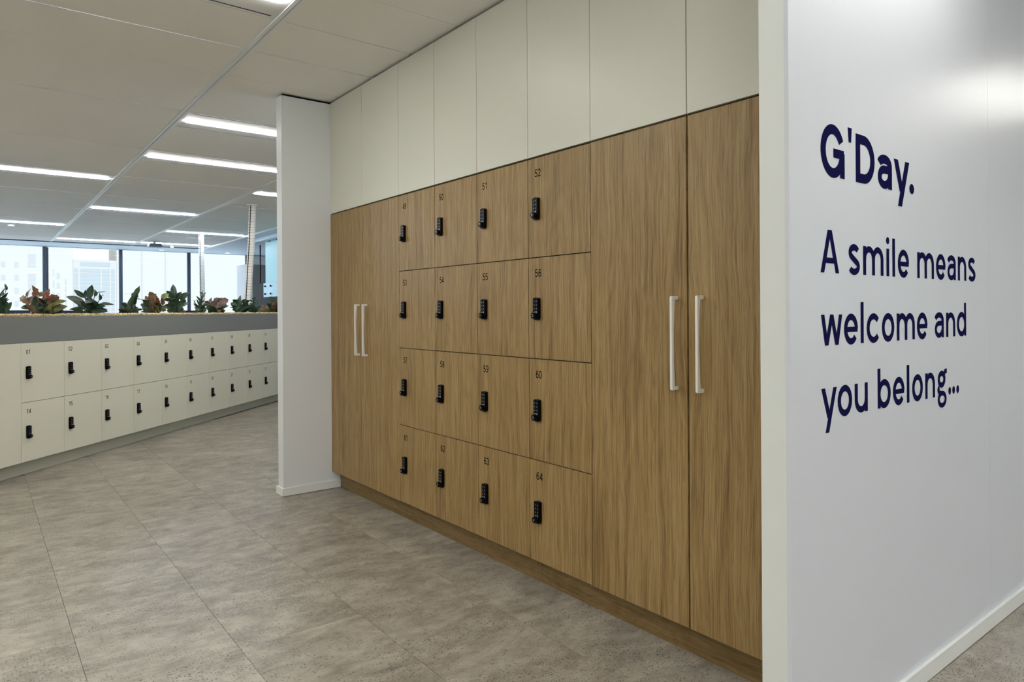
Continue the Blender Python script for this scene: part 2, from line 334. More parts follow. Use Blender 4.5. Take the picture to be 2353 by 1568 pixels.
def leg(p, a, b, s, x, z):
    """slanted stem with level ends between a and b (x,z)"""
    dx, dz = b[0] - a[0], b[1] - a[1]; h = s / 2 * math.hypot(dx, dz) / abs(dz)
    q = [(a[0] - h, a[1]), (a[0] + h, a[1]), (b[0] + h, b[1]), (b[0] - h, b[1])]
    p.poly(q if dz > 0 else q[::-1], x, z); return h
def glyph(p, ch, x, z, w, X, A, s):
    """x,z origin on the baseline, w width, X x-height, A ascender height, s stroke"""
    r = s / 2; S_ = lambda pts, closed=False, ww=None: p.stroke(pts, ww or s, x, z, closed)
    th = s * 0.86
    if ch == 'o': S_(arc(w / 2, X / 2, w / 2 - r, X / 2 - th / 2 + .0008, 0, 360)[:-1], True)
    elif ch == 'c': rx = (w - 2.0 * r) / 1.80; S_(arc(r + rx, X / 2, rx, X / 2 - th / 2 + .0008, 40, 320, 30))
    elif ch == 'e':
        S_(arc(w / 2, X / 2, w / 2 - r, X / 2 - th / 2 + .0008, 0, 322, 34)); p.stroke([(s * .7, X * .49), (w - s * .12, X * .49)], s * .82, x, z)
    elif ch == 'l': S_([(w / 2, 0), (w / 2, A)])
    elif ch == 'i':
        S_([(w / 2, 0), (w / 2, X)]); p.dot(x + w / 2, z + A * .925, s * .6)
    elif ch == 'n':
        S_([(r, 0), (r, X)]); ry = X * .36; S_([(r, X * .52)] + arc(w / 2, X - ry - r * .9, w / 2 - r, ry, 165, 0, 14) + [(w - r, 0)])
    elif ch == 'm':
        S_([(r, 0), (r, X)]); ry = X * .34; q = w / 4
        for cx in (w * .25 + r * .5, w * .75 - r * .5):
            rx = w / 4 - r * .5; S_([(cx - rx, X * .5)] + arc(cx, X - ry - r * .9, rx, ry, 165, 0, 12) + [(cx + rx, 0)])
    elif ch == 'u':
        S_([(w - r, 0), (w - r, X)]); ry = X * .36; S_([(r, X)] + arc(w / 2, ry + r * .9, w / 2 - r, ry, 180, 345, 14) + [(w - r, X * .48)])
    elif ch in 'bd':
        fl = (lambda t: t) if ch == 'b' else (lambda t: w - t)
        S_([(fl(r), 0), (fl(r), A)])
        S_([(fl(a), b) for a, b in arc(w / 2, X / 2, w / 2 - r, X / 2 - th / 2 + .0008, 0, 360)[:-1]], True)
    elif ch == 'a':
        S_(arc(w * .48, X * .70, w * .48 - r * .7, X * .30 - th / 2 + .0008, 165, 90, 8) + arc(w * .50, X * .68, w * .50 - r, X * .32 - th / 2 + .0008, 88, 0, 12) + [(w - r, X * .3), (w - r, 0)])
        yT, yB = X * .575, th / 2 - .0008; cx_ = w * .46; ry = (yT - yB) / 2
        S_([(w - r, yT + X * .01), (cx_ + w * .06, yT)] + arc(cx_, (yT + yB) / 2, cx_ - r, ry, 90, 270, 18) + arc(cx_, yB + X * .36, w - r - cx_, X * .36, 278, 350, 8), False, s * .9)
    elif ch == 's':
        up = arc(w * .5, X * .735, w * .5 - r * 1.2, X * .265 - th / 2 + .0008, 22, 235, 18); lo = arc(w * .5, X * .265, w * .5 - r, X * .265 - th / 2 + .0008, 55, -158, 18)
        S_(up + lo)
    elif ch == 'w':
        h = r * 1.06; a = w * .262; L_ = lambda u, v: leg(p, u, v, s * .96, x, z)
        L_((a, 0), (h, X)); L_((a, 0), (w / 2, X)); L_((w - a, 0), (w / 2, X)); L_((w - a, 0), (w - h, X))
    elif ch == 'y':
        h = r * 1.1; dz = -.0380 * X / .085; xr = w - h; m_ = (xr - w * .53) / X * 1.0
        xt = w * .53 + m_ * dz; leg(p, (xt, dz), (xr, X), s, x, z); leg(p, (w * .53 - r * .25, X * .02), (h, X), s, x, z)
    elif ch == 'g':
        S_(arc(w * .45, X * .675, w * .40 - r, X * .325 - th / 2 + .0008, 0, 360)[:-1], True)
        S_([(w * .70, X * .86), (w * .82, X * .985), (w, X * .99)], False, s * .9)
        S_(arc(w * .40, X * .255, w * .30, X * .13, 125, 255, 10) + [(w * .45, X * .115), (w * .62, X * .09)], False, s * .82)
        S_(arc(w * .50, -.012 * X / .085, w * .47 - r, X * .235 + .001, 0, 360)[:-1], True, s * .9)
    elif ch == '.': p.dot(x + w / 2, z + w * .6, w / 2, w * .62)
    elif ch == 'A':
        h = r * 1.06; leg(p, (h, 0), (w / 2 - r * .18, A), s, x, z); leg(p, (w - h, 0), (w / 2 + r * .18, A), s, x, z); p.stroke([(w * .22, A * .29), (w * .78, A * .29)], s * .85, x, z)
    elif ch == 'G':
        S_(arc(w / 2, A / 2, w / 2 - r, A / 2 - th / 2 + .002, 28, 342, 40)); S_([(w * .52, A * .47), (w - r * .3, A * .47)], False, s * .92); S_([(w - r * .98, A * .50), (w - r * .98, 0)], False, s * .96)
    elif ch == 'D':
        S_([(r, 0), (r, A)]); q = r; S_([(r, q), (w * .42, q)] + arc(w * .42, A / 2, w * .58 - r, A / 2 - q, -90, 90, 24) + [(w * .42, A - q), (r, A - q)])
    elif ch == "'": p.poly([(0, A * 1.07), (w, A * 1.07), (w * .82, A * .77), (w * .18, A * .77)], x, z)

def digit(p, ch, x, z, w, H_, s):
    r = s / 2; S_ = lambda pts, closed=False: p.stroke(pts, s, x, z, closed)
    if ch == '0': S_(arc(w / 2, H_ / 2, w / 2 - r, H_ / 2 - r, 0, 360, 24)[:-1], True)
    elif ch == '1': S_([(w * .62, 0), (w * .62, H_)]); S_([(w * .18, H_ * .74), (w * .45, H_ * .86), (w * .62, H_ - r * .6)])
    elif ch == '2': S_(arc(w / 2, H_ * .70, w / 2 - r, H_ * .30 - r, 170, -20, 14) + [(w * .62, H_ * .38), (r * 1.4, r)]); S_([(r * .4, r), (w, r)])
    elif ch == '3': S_(arc(w / 2, H_ * .735, w * .46 - r, H_ * .265 - r, 160, -85, 14)); S_(arc(w / 2, H_ * .28, w / 2 - r, H_ * .28 - r, 85, -165, 16))
    elif ch == '4': S_([(w * .72, 0), (w * .72, H_)]); S_([(w * .72, H_ - r), (r, H_ * .26)]); S_([(0, H_ * .26), (w, H_ * .26)])
    elif ch == '5': S_([(w * .92, H_ - r), (w * .26, H_ - r), (w * .13, H_ * .50)]); S_([(w * .13, H_ * .50)] + arc(w * .48, H_ * .32, w * .52 - r, H_ * .32 - r, 128, -160, 16))
    elif ch == '6': S_(arc(w / 2, H_ * .32, w / 2 - r, H_ * .32 - r, 0, 360, 20)[:-1], True); S_(arc(w * .55, H_ * .42, w * .55 - r, H_ * .58 - r, 180, 45, 14))
    elif ch == '7': S_([(0, H_ - r), (w - r, H_ - r), (w * .52, H_ * .45), (w * .36, 0)])
    elif ch == '8': S_(arc(w / 2, H_ * .745, w * .43 - r, H_ * .255 - r, 0, 360, 18)[:-1], True); S_(arc(w / 2, H_ * .27, w / 2 - r, H_ * .27 - r * .6, 0, 360, 20)[:-1], True)
    elif ch == '9': S_(arc(w / 2, H_ * .68, w / 2 - r, H_ * .32 - r, 0, 360, 20)[:-1], True); S_(arc(w * .45, H_ * .58, w * .55 - r, H_ * .58 - r, 0, -135, 14))

# ------------------------------------------------------------------ the shell
H = 2.706
X0 = 1.957                     # plane of the oak doors
YN = 4.557                     # face of the nib wall
C0 = -4.274                    # diagonal locker bank: n . P
CA = 0.7774
dv = Vector((math.sin(CA), math.cos(CA), 0)); nv = Vector((dv.y, -dv.x, 0)); CRZ = math.atan2(dv.y, dv.x)
def bankpt(d, c=C0, z=0.0): p = dv * d + nv * c; return (p.x, p.y, z)

floor = struct(link('floor', boxes('floor', [(-7, 9, -6, 18, -0.12, -0.0062)]), SUBFLOOR))
TX, TY = 0.4704, 0.4795
tme = boxes('tile', [(0.0008, TX - 0.0008, 0.00025, TY - 0.00025, -0.006, 0.0)])
for i in range(-6, 13):
    for j in range(-8, 17):
        x, y = 0.288 + TX * (i - 1), 3.071 + TY * (j - 4)
        cx, cy = x + TX / 2, y + TY / 2
        if x > 2.05 and y > 0.8: continue
        if cx > 2.3 and cy > 1.0: continue
        if nv.x * cx + nv.y * cy < C0 - 0.25 and y > 2: continue
        if cx < -1.7 and cy > 3.2: continue
        if cx > 5.0: continue
        link('tile', tme, FLOORM, floor, (x, y, 0))
far = link('far_flooring', boxes('far_flooring', [(-7, 9, -6, 18, -0.0061, -0.0059)]), FLOORM, floor); far['kind'] = 'stuff'

ceiling = struct(link('ceiling', boxes('ceiling', [(-7, 9, -6, 18, H + 0.035, H + 0.15)]), mat('plenum', (0.10, 0.095, 0.085), 0.9)))
PX, PY0, PY = 1.45, 3.93, 1.475
sx = lambda i: -0.238 + PX * i                  # left edge of ceiling strip i
LIGHTS = [(0, 2.95), (0, 8.335), (0, 13.2), (1, 5.40), (1, 6.87), (1, 10.77), (1, 15.68), (2, 8.35), (2, 13.13), (2, 15.66),
          (-1, 5.40), (-1, 10.77), (-1, 15.68), (-2, 2.95), (-2, 8.335), (-2, 13.2), (-3, 5.4), (-3, 10.77),
          (0, -1.0), (1, 0.49), (-1, 0.49), (-2, -2.0), (1, -3.4), (2, -1.97), (-3, 0.49), (3, -3.4), (5, -1.97), (-1, 2.95), (-3, 2.95), (-1, -3.4), (0, -4.9), (2, -4.9), (4, -4.9), (-3, -2.95), (-3, -4.9), (-4, 0.49), (-4, 5.4), (-4, 10.77), (-3, 15.68), (-2, 0.98), (-1, -1.97), (5, -4.4), (-1, 8.335), (-3, 8.335), (-4, 8.335), (-1, 13.2), (-3, 13.2)]  # fixtures out of view repeat the pattern, more added to brighten the room
T3 = PY / 3
SHADE_JOINT = {(1, 3.93 - T3), (0, 3.93 + T3)}
tiles = {}
for i in range(-4, 6):
    xa, xb = sx(i) + 0.026, sx(i + 1) - 0.026
    j = -20
    while True:
        ya = PY0 + T3 * j; yb = ya + T3; j += 1
        if yb > 16.72: break
        if i >= 3 and ya > 4.5: break
        ytee = abs((ya - PY0) / PY - round((ya - PY0) / PY)) < 1e-3
        yteeb = abs((yb - PY0) / PY - round((yb - PY0) / PY)) < 1e-3
        if any(a == i and abs((b - ya)) < 0.2 for a, b in LIGHTS): continue
        if i in (3, 4) and abs(ya) < 0.2: continue
        a = ya + (0.011 if ytee else 0.0012); b = yb - (0.011 if yteeb else 0.0012)
        if i == 1 and abs(yb - (3.93 - T3)) < 0.02: b -= 0.005
        k = (round(b - a, 3), round(xb - xa, 3))
        if k not in tiles: tiles[k] = boxes('ceiling_tile', [(0, xb - xa, 0, b - a, 0.0, 0.016)])
        link('ceiling_tile', tiles[k], CEIL, ceiling, (xa, a, H + (0.0 if (j % 3) else 0.0007)))
for i in range(-4, 7):
    x = sx(i); y1 = 16.72 if i < 4 else 4.6
    link('grid_runner', boxes('grid_runner', [(x - 0.024, x - 0.0035, -6, y1, H - 0.006, H + 0.02), (x + 0.0035, x + 0.024, -6, y1, H - 0.006, H + 0.02), (x - 0.004, x + 0.004, -6, y1, H + 0.008, H + 0.022)]), TEE, ceiling)
for i in range(-4, 6):
    for j in range(-6, 9):
        y = PY0 + PY * j
        if y > 16.7 or (i >= 3 and y > 4.7): continue
        link('cross_tee', boxes('cross_tee', [(sx(i) + 0.025, sx(i + 1) - 0.025, y - 0.0095, y - 0.001, H - 0.003, H + 0.015), (sx(i) + 0.025, sx(i + 1) - 0.025, y + 0.001, y + 0.0095, H - 0.003, H + 0.015)]), TEE, ceiling)
link('soffit', boxes('soffit', [(-7, 9, 16.74, 17.95, H - 0.012, H + 0.03), (sx(3) + 0.026, 9, 4.62, 16.735, H - 0.012, H + 0.03)]), SOFF, ceiling)
link('edge_trim', boxes('edge_trim', [(-7, sx(3) + 0.02, 16.722, 16.738, H - 0.02, H + 0.02)]), MULL, ceiling)
link('edge_trim', boxes('edge_trim', [(sx(3) - 0.02, sx(3) + 0.022, 4.65, 16.72, H - 0.022, H - 0.0065)]), TEE, ceiling)

# walls
nib = struct(link('wall_far', boxes('wall_far', [(1.617, 3.2, YN, 4.653, 0, H - 0.017)]), WALLW))
link('shadow_gap', boxes('shadow_gap', [(1.632, 3.2, YN + 0.014, 4.64, H - 0.0169, H - 0.004)]), DARK, nib)
bs = struct(link('baseboard_far', boxes('baseboard_far', [(1.605, 2.019, YN - 0.012, YN - 0.0002, 0.003, 0.054), (1.605, 1.6168, YN - 0.0002, 4.665, 0.003, 0.054)]), SKIRT))
struct(link('wall_cabinet', boxes('wall_cabinet', [(2.62, 2.72, 1.045, YN - 0.001, 0, H + 0.03)]), WALLW))
wr = struct(link('wall_right', boxes('wall_right', [(1.657, 8.99, 0.9625, 1.036, 0, H + 0.03)]), EDGEW))
for a, b in ((1.655, 3.0885), (3.0897, 4.53), (4.5312, 5.97), (5.9712, 7.41), (7.4112, 8.99)):
    box('panel', (a, b, 0.95, 0.9624, 0, H), WALLC, wr, 0.0004)
br = struct(box('baseboard_right', (1.70, 8.99, 0.938, 0.9498, 0.003, 0.060), SKIRT, None, 0.0012))
wo = struct(link('wall_office', boxes('wall_office', [(6.6, 6.7, 4.66, 17.9, 0, H + 0.03), (3.2, 6.7, 4.553, 4.655, 0, H + 0.03)]), WALLW))
struct(link('wall_left', boxes('wall_left', [(-7.1, -7, -6, 18, -0.1, H + 0.15)]), WALLW))
struct(link('wall_behind', boxes('wall_behind', [(-7, 9, -6.1, -6, -0.1, H + 0.15)]), WALLW))
# right end of the hall: a window in a wall
struct(link('wall_right_end', boxes('wall_right_end', [(9, 9.12, -6, 18, -0.1, 0.7), (9, 9.12, -6, 18, 2.55, H + 0.15), (9, 9.12, -6, -5.4, 0.7, 2.55), (9, 9.12, -2.0, 18, 0.7, 2.55)]), WALLW))
w5 = struct(link('window_5', boxes('window_5', [(9.02, 9.08, -5.4, -5.34, 0.7, 2.55), (9.02, 9.08, -2.06, -2.0, 0.7, 2.55), (9.02, 9.08, -3.73, -3.67, 0.7, 2.55)]), MULL))
link('pane', boxes('pane', [(9.045, 9.053, -5.34, -2.06, 0.7, 2.55)]), GLASS, w5)
# window wall of the office
YW = 17.9; MX = [sx(i) - 0.03 for i in range(-4, 4)]
struct(link('wall_back', boxes('wall_back', [(-7, 9, YW, YW + 0.15, -0.1, 0.95), (-7, 9, YW, YW + 0.15, H - 0.02, H + 0.15), (5.46, 9, YW, YW + 0.15, 0.95, H)]), WALLW))
zt, zb = H - 0.02, 0.95
edges = [-7.0] + [a for a in (sx(-4) , sx(-3), sx(-2), sx(-1), sx(0), 1.181, 2.630, 4.083, 5.46)]
for k, (a, b) in enumerate(zip(edges[:-1], edges[1:])):
    wn = struct(link('window_%d' % (k + 10), boxes('window_frame', [(a + 0.036, b - 0.036, YW + 0.02, YW + 0.09, zb, zb + 0.07)]), MULL))
    link('pane', boxes('pane', [(a + 0.036, b - 0.036, YW + 0.05, YW + 0.058, zb + 0.07, zt)]), GLASS, wn)
    link('mullion', boxes('mullion', [(b - 0.036, b - 0.010, YW + 0.02, YW + 0.09, zb, zt), (b + 0.010, b + 0.036, YW + 0.02, YW + 0.09, zb, zt), (b - 0.011, b + 0.011, YW + 0.035, YW + 0.09, zb, zt)]), MULL, wn)

# ------------------------------------------------------------------ ceiling lights
def rounded(x0, x1, y0, y1, z0, z1, n=8):
    r = (y1 - y0) / 2; cy = (y0 + y1) / 2
    P = [(x0 + r - r * math.sin(math.pi * i / n), cy - r * math.cos(math.pi * i / n)) for i in range(n + 1)] + [(x1 - r + r * math.sin(math.pi * i / n), cy + r * math.cos(math.pi * i / n)) for i in range(n + 1)]
    m = len(P); V = [(x, y, z) for z in (z0, z1) for x, y in P]
    return mesh('diffuser', V, [tuple(range(m))[::-1], tuple(range(m, 2 * m))] + [(i, (i + 1) % m, m + (i + 1) % m, m + i) for i in range(m)])
LX = PX - 0.052; LY = T3 - 0.012
hous = boxes('housing', [(0, LX, 0, 0.018, -0.001, 0.02), (0, LX, 0.034, LY - 0.034, -0.001, 0.02), (0, LX, LY - 0.018, LY, -0.001, 0.02)] +
             [(a - 0.012, a + 0.012, y, y + 0.0164, -0.001, 0.02) for a in [0.012] + [LX * k / 4 for k in (1, 2, 3)] + [LX - 0.012] for y in (0.0178, LY - 0.0342)])
diff = rounded(0.03, LX - 0.03, LY / 2 - 0.030, LY / 2 + 0.030, -0.010, -0.0012)
diffc = diff.copy(); slot = boxes('air_slot', [(0.0, LX, y, y + 0.0155, 0.0025, 0.006) for y in (0.0183, LY - 0.0338)])
LAB = {
 (0, 2.95): 'long ceiling light cut by the top edge of the photo, nearest the camera', (0, 8.335): 'long white ceiling light at the left edge of the photo, upper of the two there',
 (0, 13.2): 'thin distant ceiling light at the left edge of the photo, lower of the two there', (1, 5.40): 'bright ceiling light touching the white nib wall, upper one',
 (1, 6.87): 'bright ceiling light touching the white nib wall, second one down', (1, 10.77): 'ceiling light in the middle bay, above the windows',
 (1, 15.68): 'distant ceiling light strip right above the window with the striped tower', (2, 8.35): 'short end of a ceiling light beside the nib wall, above the leaning riser',
 (2, 13.13): 'distant ceiling light just above the top of the straight cable riser', (2, 15.66): 'farthest ceiling light strip, partly behind the grey hanging ceiling unit',
 'hall': 'ceiling light over the hall whose glow shows in the glossy lettered wall'}
for i, y in LIGHTS + [('hall', 0.0)]:
    j = round((y - PY0) / T3); y0 = PY0 + T3 * j + 0.006
    t = thing('ceiling_light', LAB.get('hall' if i == 'hall' else (i, y), 'unseen linear ceiling light continuing the pattern, added to light the room'), 'light', (4.90 if i == 'hall' else sx(i) + 0.026, y0, H), 0, 'linear lights in the panel ceiling')
    link('housing', hous, LAMPW, t); link('diffuser', diff if y0 < 10 else diffc, TUBEM if y0 < 10 else TUBEC, t); link('air_slot', slot, SLOT, t)

# ------------------------------------------------------------------ locks, numbers, doors
def lock_parts(parent, x, ztop):
    w, h, t = 0.0385, 0.097, 0.0145
    poly = [(-w/2, -0.003), (-w/2 + 0.004, 0), (0, 0.0025), (w/2 - 0.004, 0), (w/2, -0.003), (w/2, -h + 0.014)] + [(w/2 - 0.010 * (1 - math.cos(a)), -h + 0.014 - 0.014 * math.sin(a)) for a in (0.5, 1.0, 1.5)] + [(-w/2 + 0.010 * (1 - math.cos(a)), -h + 0.014 - 0.014 * math.sin(a)) for a in (1.5, 1.0, 0.5)] + [(-w/2, -h + 0.014)]
    if 'lock' not in CACHE:
        CACHE['lock'] = prism_xz('lock_body', poly, -t, -0.0002, 0.0022)
        CACHE['knob'] = cyl_y('lock_knob', 0.0138, -0.031, -t - 0.0002, 0, -h + 0.0195, 24, 0.002)
        p = Pen(-t - 0.0006)
        for r_ in range(3):
            for c_ in (-0.0075, 0.0075): p.dot(c_, -0.014 - 0.0165 * r_, 0.0017, 0.0023)
        p.stroke([(0.008, -0.058), (0.008, -0.066)], 0.003); p.dot(-0.009, -0.063, 0.0018)
        p.stroke(arc(0, -h + 0.0195, 0.0165, 0.0165, 55, 125, 8), 0.0014)
        CACHE['pen'] = p
        k = Pen(-0.0315); k.stroke([(-0.004, -h + 0.023), (0.004, -h + 0.023)], 0.0022); k.stroke([(-0.004, -h + 0.017), (0.004, -h + 0.017)], 0.0016); CACHE['kpen'] = k
    a = link('lock_body', CACHE['lock'], BLACK, parent, (x, 0, ztop)); b = link('lock_knob', CACHE['knob'], BLACK2, parent, (x, 0, ztop))
    if 'keyme' not in CACHE:
        o = CACHE['pen'].obj('keypad_print', KEY, parent, (x, 0, ztop)); CACHE['keyme'] = o.data
        o = CACHE['kpen'].obj('knob_print', KEY, parent, (x, 0, ztop)); CACHE['knobme'] = o.data
    else:
        link('keypad_print', CACHE['keyme'], KEY, parent, (x, 0, ztop)); link('knob_print', CACHE['knobme'], KEY, parent, (x, 0, ztop))
CACHE = {}
def number(parent, txt, xc, zc, h=0.0345):
    p = Pen(-0.0004); w = h * 0.55; g = h * 0.09
    for k, ch in enumerate(txt): digit(p, ch, (k - 1) * (w + g) + g / 2, -h / 2, w, h, h * 0.128)
    p.obj('number_print', PRINT, parent, (xc, 0, zc))
def locker(name, label, cat, group, loc, rz, w, z0, z1, dm, cm, txt, depth=0.5, gx=0.0016, gz=0.0019):
    t = thing(name, label, cat, loc, rz, group)
    k = ('c', round(w, 3), round(z1 - z0, 3))
    if k not in CACHE: CACHE[k] = boxes('carcass', [(0.0004, w - 0.0004, 0.0195, depth, 0.0004, z1 - z0 - 0.0004)])
    link('carcass', CACHE[k], cm, t, (0, 0, z0))
    kk = ('d', round(w, 3), round(z1 - z0, 3), dm.name)
    if kk not in CACHE:
        o = box('door', (gx, w - gx, 0, 0.0185, gz, z1 - z0 - gz), dm, t, 0.0006); CACHE[kk] = o.data
    else: o = link('door', CACHE[kk], dm, t)
    o.location = (0, 0, z0)
    number(o, txt, 0.068, z1 - z0 - 0.069); lock_parts(o, 0.063, z1 - z0 - 0.180)
    return t

# ------------------------------------------------------------------ oak wall of cupboards
RZ = -math.pi / 2
D0, D1 = 0.121, 1.9125
link_y = [4.539, 4.054, 3.571, 3.173, 2.776, 2.3775, 1.981, 1.504, 1.037]
rows = [0.121, 0.571, 1.021, 1.470, 1.9125]
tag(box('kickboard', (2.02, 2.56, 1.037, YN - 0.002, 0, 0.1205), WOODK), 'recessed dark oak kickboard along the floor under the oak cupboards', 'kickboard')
def hprof():
    L, o, e, m, f = 0.332, 0.036, 0.017, 0.0105, 0.013      # length, standoff, end depth, mid depth, leg height
    P = [(-0.0002, 0)] + [(-o + 0.006 - 0.006 * math.sin(a), 0.006 - 0.006 * math.cos(a)) for a in (0, .5, 1.05, 1.57)]
    P += [(-o + 0.006 - 0.006 * math.cos(a), L - 0.006 + 0.006 * math.sin(a)) for a in (0, .5, 1.05, 1.57)] + [(-0.0002, L), (-0.0002, L - f)]
    n = 14
    for i in range(n + 1):
        u = i / n; z = L - f - u * (L - 2 * f); dpt = m + (e - m) * abs(2 * u - 1) ** 2.2
        P.append((-o + dpt, z))
    P.append((-0.0002, f)); return P
hme = prism_yz('handle', hprof(), -0.0055, 0.0055)
bm = bmesh.new(); bm.from_mesh(hme)
bmesh.ops.bevel(bm, geom=[e for e in bm.edges if abs(e.verts[0].co.x - e.verts[1].co.x) < 1e-6], offset=0.0013, segments=2, affect='EDGES'); bm.to_mesh(hme); bm.free()
def wardrobe(label, k0, gap=0.0013):
    y0, ym, y1 = link_y[k0], link_y[k0 + 1], link_y[k0 + 2]
    t = thing('wardrobe', label, 'wardrobe', (X0, y0, 0), RZ, 'tall oak two-door wardrobes')
    W_ = y0 - y1; wm = y0 - ym
    link('carcass', boxes('carcass', [(0.0005, W_ - 0.0005, 0.0195, 0.6, D0, D1)]), CARC, t)
    a = box('door', (0.0015, wm - gap, 0, 0.0185, D0, D1 - 0.001), WOOD, t, 0.0006); b = box('door', (gap, W_ - wm - 0.0015, 0, 0.0185, D0, D1 - 0.001), WOOD, t, 0.0006, (wm, 0, 0))
    for o, x in ((a, wm - 0.046), (b, 0.062)):
        link('handle', hme, HANDLE, o, (x, 0, 0.951))['label'] = 'white D-shaped pull handle'
    return t
wardrobe('tall oak wardrobe with two white handles at the far end, beside the nib wall', 0)
wardrobe('tall oak wardrobe with two white handles at the near end, beside the white end wall', 6, 0.0036)
tag(link('filler_strip', boxes('filler_strip', [(X0 + 0.002, X0 + 0.02, 4.541, YN - 0.0005, D0, D1)]), WOOD), 'thin oak filler strip between the far wardrobe and the nib wall', 'filler')
num = 49; colw = ['column beside the far wardrobe', 'second column from the far wardrobe', 'second column from the near wardrobe', 'column beside the near wardrobe']
roww = ['top row', 'second row from the top', 'third row from the top', 'bottom row']
for r in range(4):
    z1, z0 = rows[4 - r], rows[3 - r]
    for c in range(4):
        y0, y1 = link_y[2 + c], link_y[3 + c]
        locker('oak_locker', 'oak locker numbered %d, %s, %s' % (num, roww[r], colw[c]), 'locker', 'oak lockers in a block of four by four', (X0, y0, 0), RZ, y0 - y1, z0, z1, WOOD, CARC, str(num), 0.6)
        num += 1
OV = ['farthest cream overhead cupboard, next to the nib wall', 'cream overhead cupboard, second from the nib wall',
      'cream overhead cupboard above the locker column beside the far wardrobe', 'cream overhead cupboard, fourth from the nib wall', 'cream overhead cupboard, fifth from the nib wall', 'cream overhead cupboard above the locker column beside the near wardrobe',
      'wide cream overhead cupboard, second from the white end wall', 'nearest cream overhead cupboard, beside the white end wall']
for k in range(8):
    y0, y1 = link_y[k], link_y[k + 1]; w = y0 - y1; zt_ = H - 0.016; zb_ = D1 + 0.007
    t = thing('overhead_cupboard', OV[k], 'cupboard', (X0, y0, 0), RZ, 'cream cupboards above the oak doors')
    link('carcass', boxes('carcass', [(0.0005, w - 0.0005, 0.0195, 0.6, D1 + 0.0005, H - 0.02)]), CARC, t)
    g = 0.0014
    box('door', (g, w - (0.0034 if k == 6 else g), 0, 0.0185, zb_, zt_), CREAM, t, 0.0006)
tag(link('filler_strip', boxes('filler_strip', [(X0 + 0.002, X0 + 0.02, 4.541, YN - 0.0005, D1 + 0.004, H - 0.016)]), CREAM), 'thin cream filler strip between the cream cupboards and the nib wall', 'filler')

# ------------------------------------------------------------------ diagonal cream locker bank
B0, B1 = 0.105, 1.0115; BM = 0.557; PITCH = 0.4285; BS = 4.7245; NB = 12
tag(link('plinth', boxes('plinth', [(1.2, 6.637, 0.06, 0.50, 0, B0 - 0.0005), (6.639, BS + PITCH * NB, 0.06, 0.50, 0, B0 - 0.0005)]), CREAMK, None, bankpt(0), CRZ), 'recessed cream plinth under the diagonal bank of cream lockers', 'plinth')
ORD = 'first second third fourth fifth sixth seventh eighth ninth tenth eleventh twelfth'.split()
for r in range(2):
    z0, z1 = ((BM, B1), (B0, BM))[r]
    for c in range(NB):
        txt = '%02d' % ((c + 1) if r == 0 else (c + 14))
        locker('cream_locker', 'cream locker numbered %s, %s row, %s from the left of the diagonal bank' % (txt, ('upper', 'lower')[r], ORD[c]), 'locker', 'cream lockers in the diagonal bank', bankpt(BS + PITCH * c), CRZ, PITCH, z0, z1, CREAML, CARCW, txt, 0.5)
for a, b, lb in ((3.87, BS, 'tall plain cream panel unit left of lockers 01 and 14'), (3.0, 3.87, 'cream panel unit beyond the left edge of the photo'), (1.2, 3.0, 'long cream panel unit at the hidden left end of the bank')):
    t = thing('panel_unit', lb, 'cupboard', bankpt(a), CRZ)
    link('carcass', boxes('carcass', [(0.0005, b - a - 0.0005, 0.0195, 0.5, B0, B1 - 0.0005)]), CARCW, t)
    box('front_panel', (0.0013, b - a - 0.0013, 0, 0.0185, B0 + 0.001, B1 - 0.0016), CREAML, t, 0.0006)
BE = BS + PITCH * NB
pl = thing('planter_box', 'long grey planter trough standing on top of the cream locker bank', 'planter', bankpt(0, C0, B1), CRZ)
PT = 1.2125 - B1
box('front_panel', (1.2, BE, 0.001, 0.019, 0.0006, PT), PLANTER, pl, 0.001); box('back_panel', (1.2, BE, 0.47, 0.488, 0.0006, PT), PLANTER, pl, 0.001)
box('base', (1.2, BE, 0.0192, 0.4698, 0.0006, 0.018), PLANTER, pl); box('end_panel', (1.2, 1.218, 0.0192, 0.4698, 0.0182, PT), PLANTER, pl); box('end_panel', (BE - 0.018, BE, 0.0192, 0.4698, 0.0182, PT), PLANTER, pl)
# pebble fill: a bumpy bed plus loose stones
rnd = random.Random(3)
V, Fc = [], []; nx, ny = 300, 10
for i in range(nx + 1):
    for j in range(ny + 1):
        e = min(j, ny - j) / ny
        V.append((1.22 + (BE - 2.46 + 1.22) * i / nx * 1.0, 0.021 + 0.447 * j / ny, PT + 0.001 + 0.010 * min(1, e * 3) + rnd.uniform(-.002, .002)))
for i in range(nx):
    for j in range(ny): a = i * (ny + 1) + j; Fc.append((a, a + ny + 1, a + ny + 2, a + 1))
ico = bmesh.new(); bmesh.ops.create_icosphere(ico, subdivisions=1, radius=1); IV = [v.co.copy() for v in ico.verts]; IF = [tuple(v.index for v in f.verts) for f in ico.faces]; ico.free()
for _ in range(5200):
    x = rnd.uniform(3.6, BE - 0.03); y = 0.026 + abs(rnd.gauss(0, 0.10)) if rnd.random() < .75 else rnd.uniform(.03, .45)
    y = min(y, 0.455); s = rnd.uniform(.0045, .0095); k = len(V); a = rnd.uniform(0, 6.28)
    zc = PT + 0.006 + 0.009 * min(1, (y - .02) * 9) + rnd.uniform(0, .004); sy, sz = rnd.uniform(.6, .9), rnd.uniform(.45, .75)
    for v in IV:
        q = Vector((v.x * s * 1.2, v.y * s * sy * 1.2, v.z * s * sz * 1.2)); V.append((x + q.x * math.cos(a) - q.y * math.sin(a), y + q.x * math.sin(a) + q.y * math.cos(a), zc + q.z))
    Fc += [tuple(i + k for i in f) for f in IF]
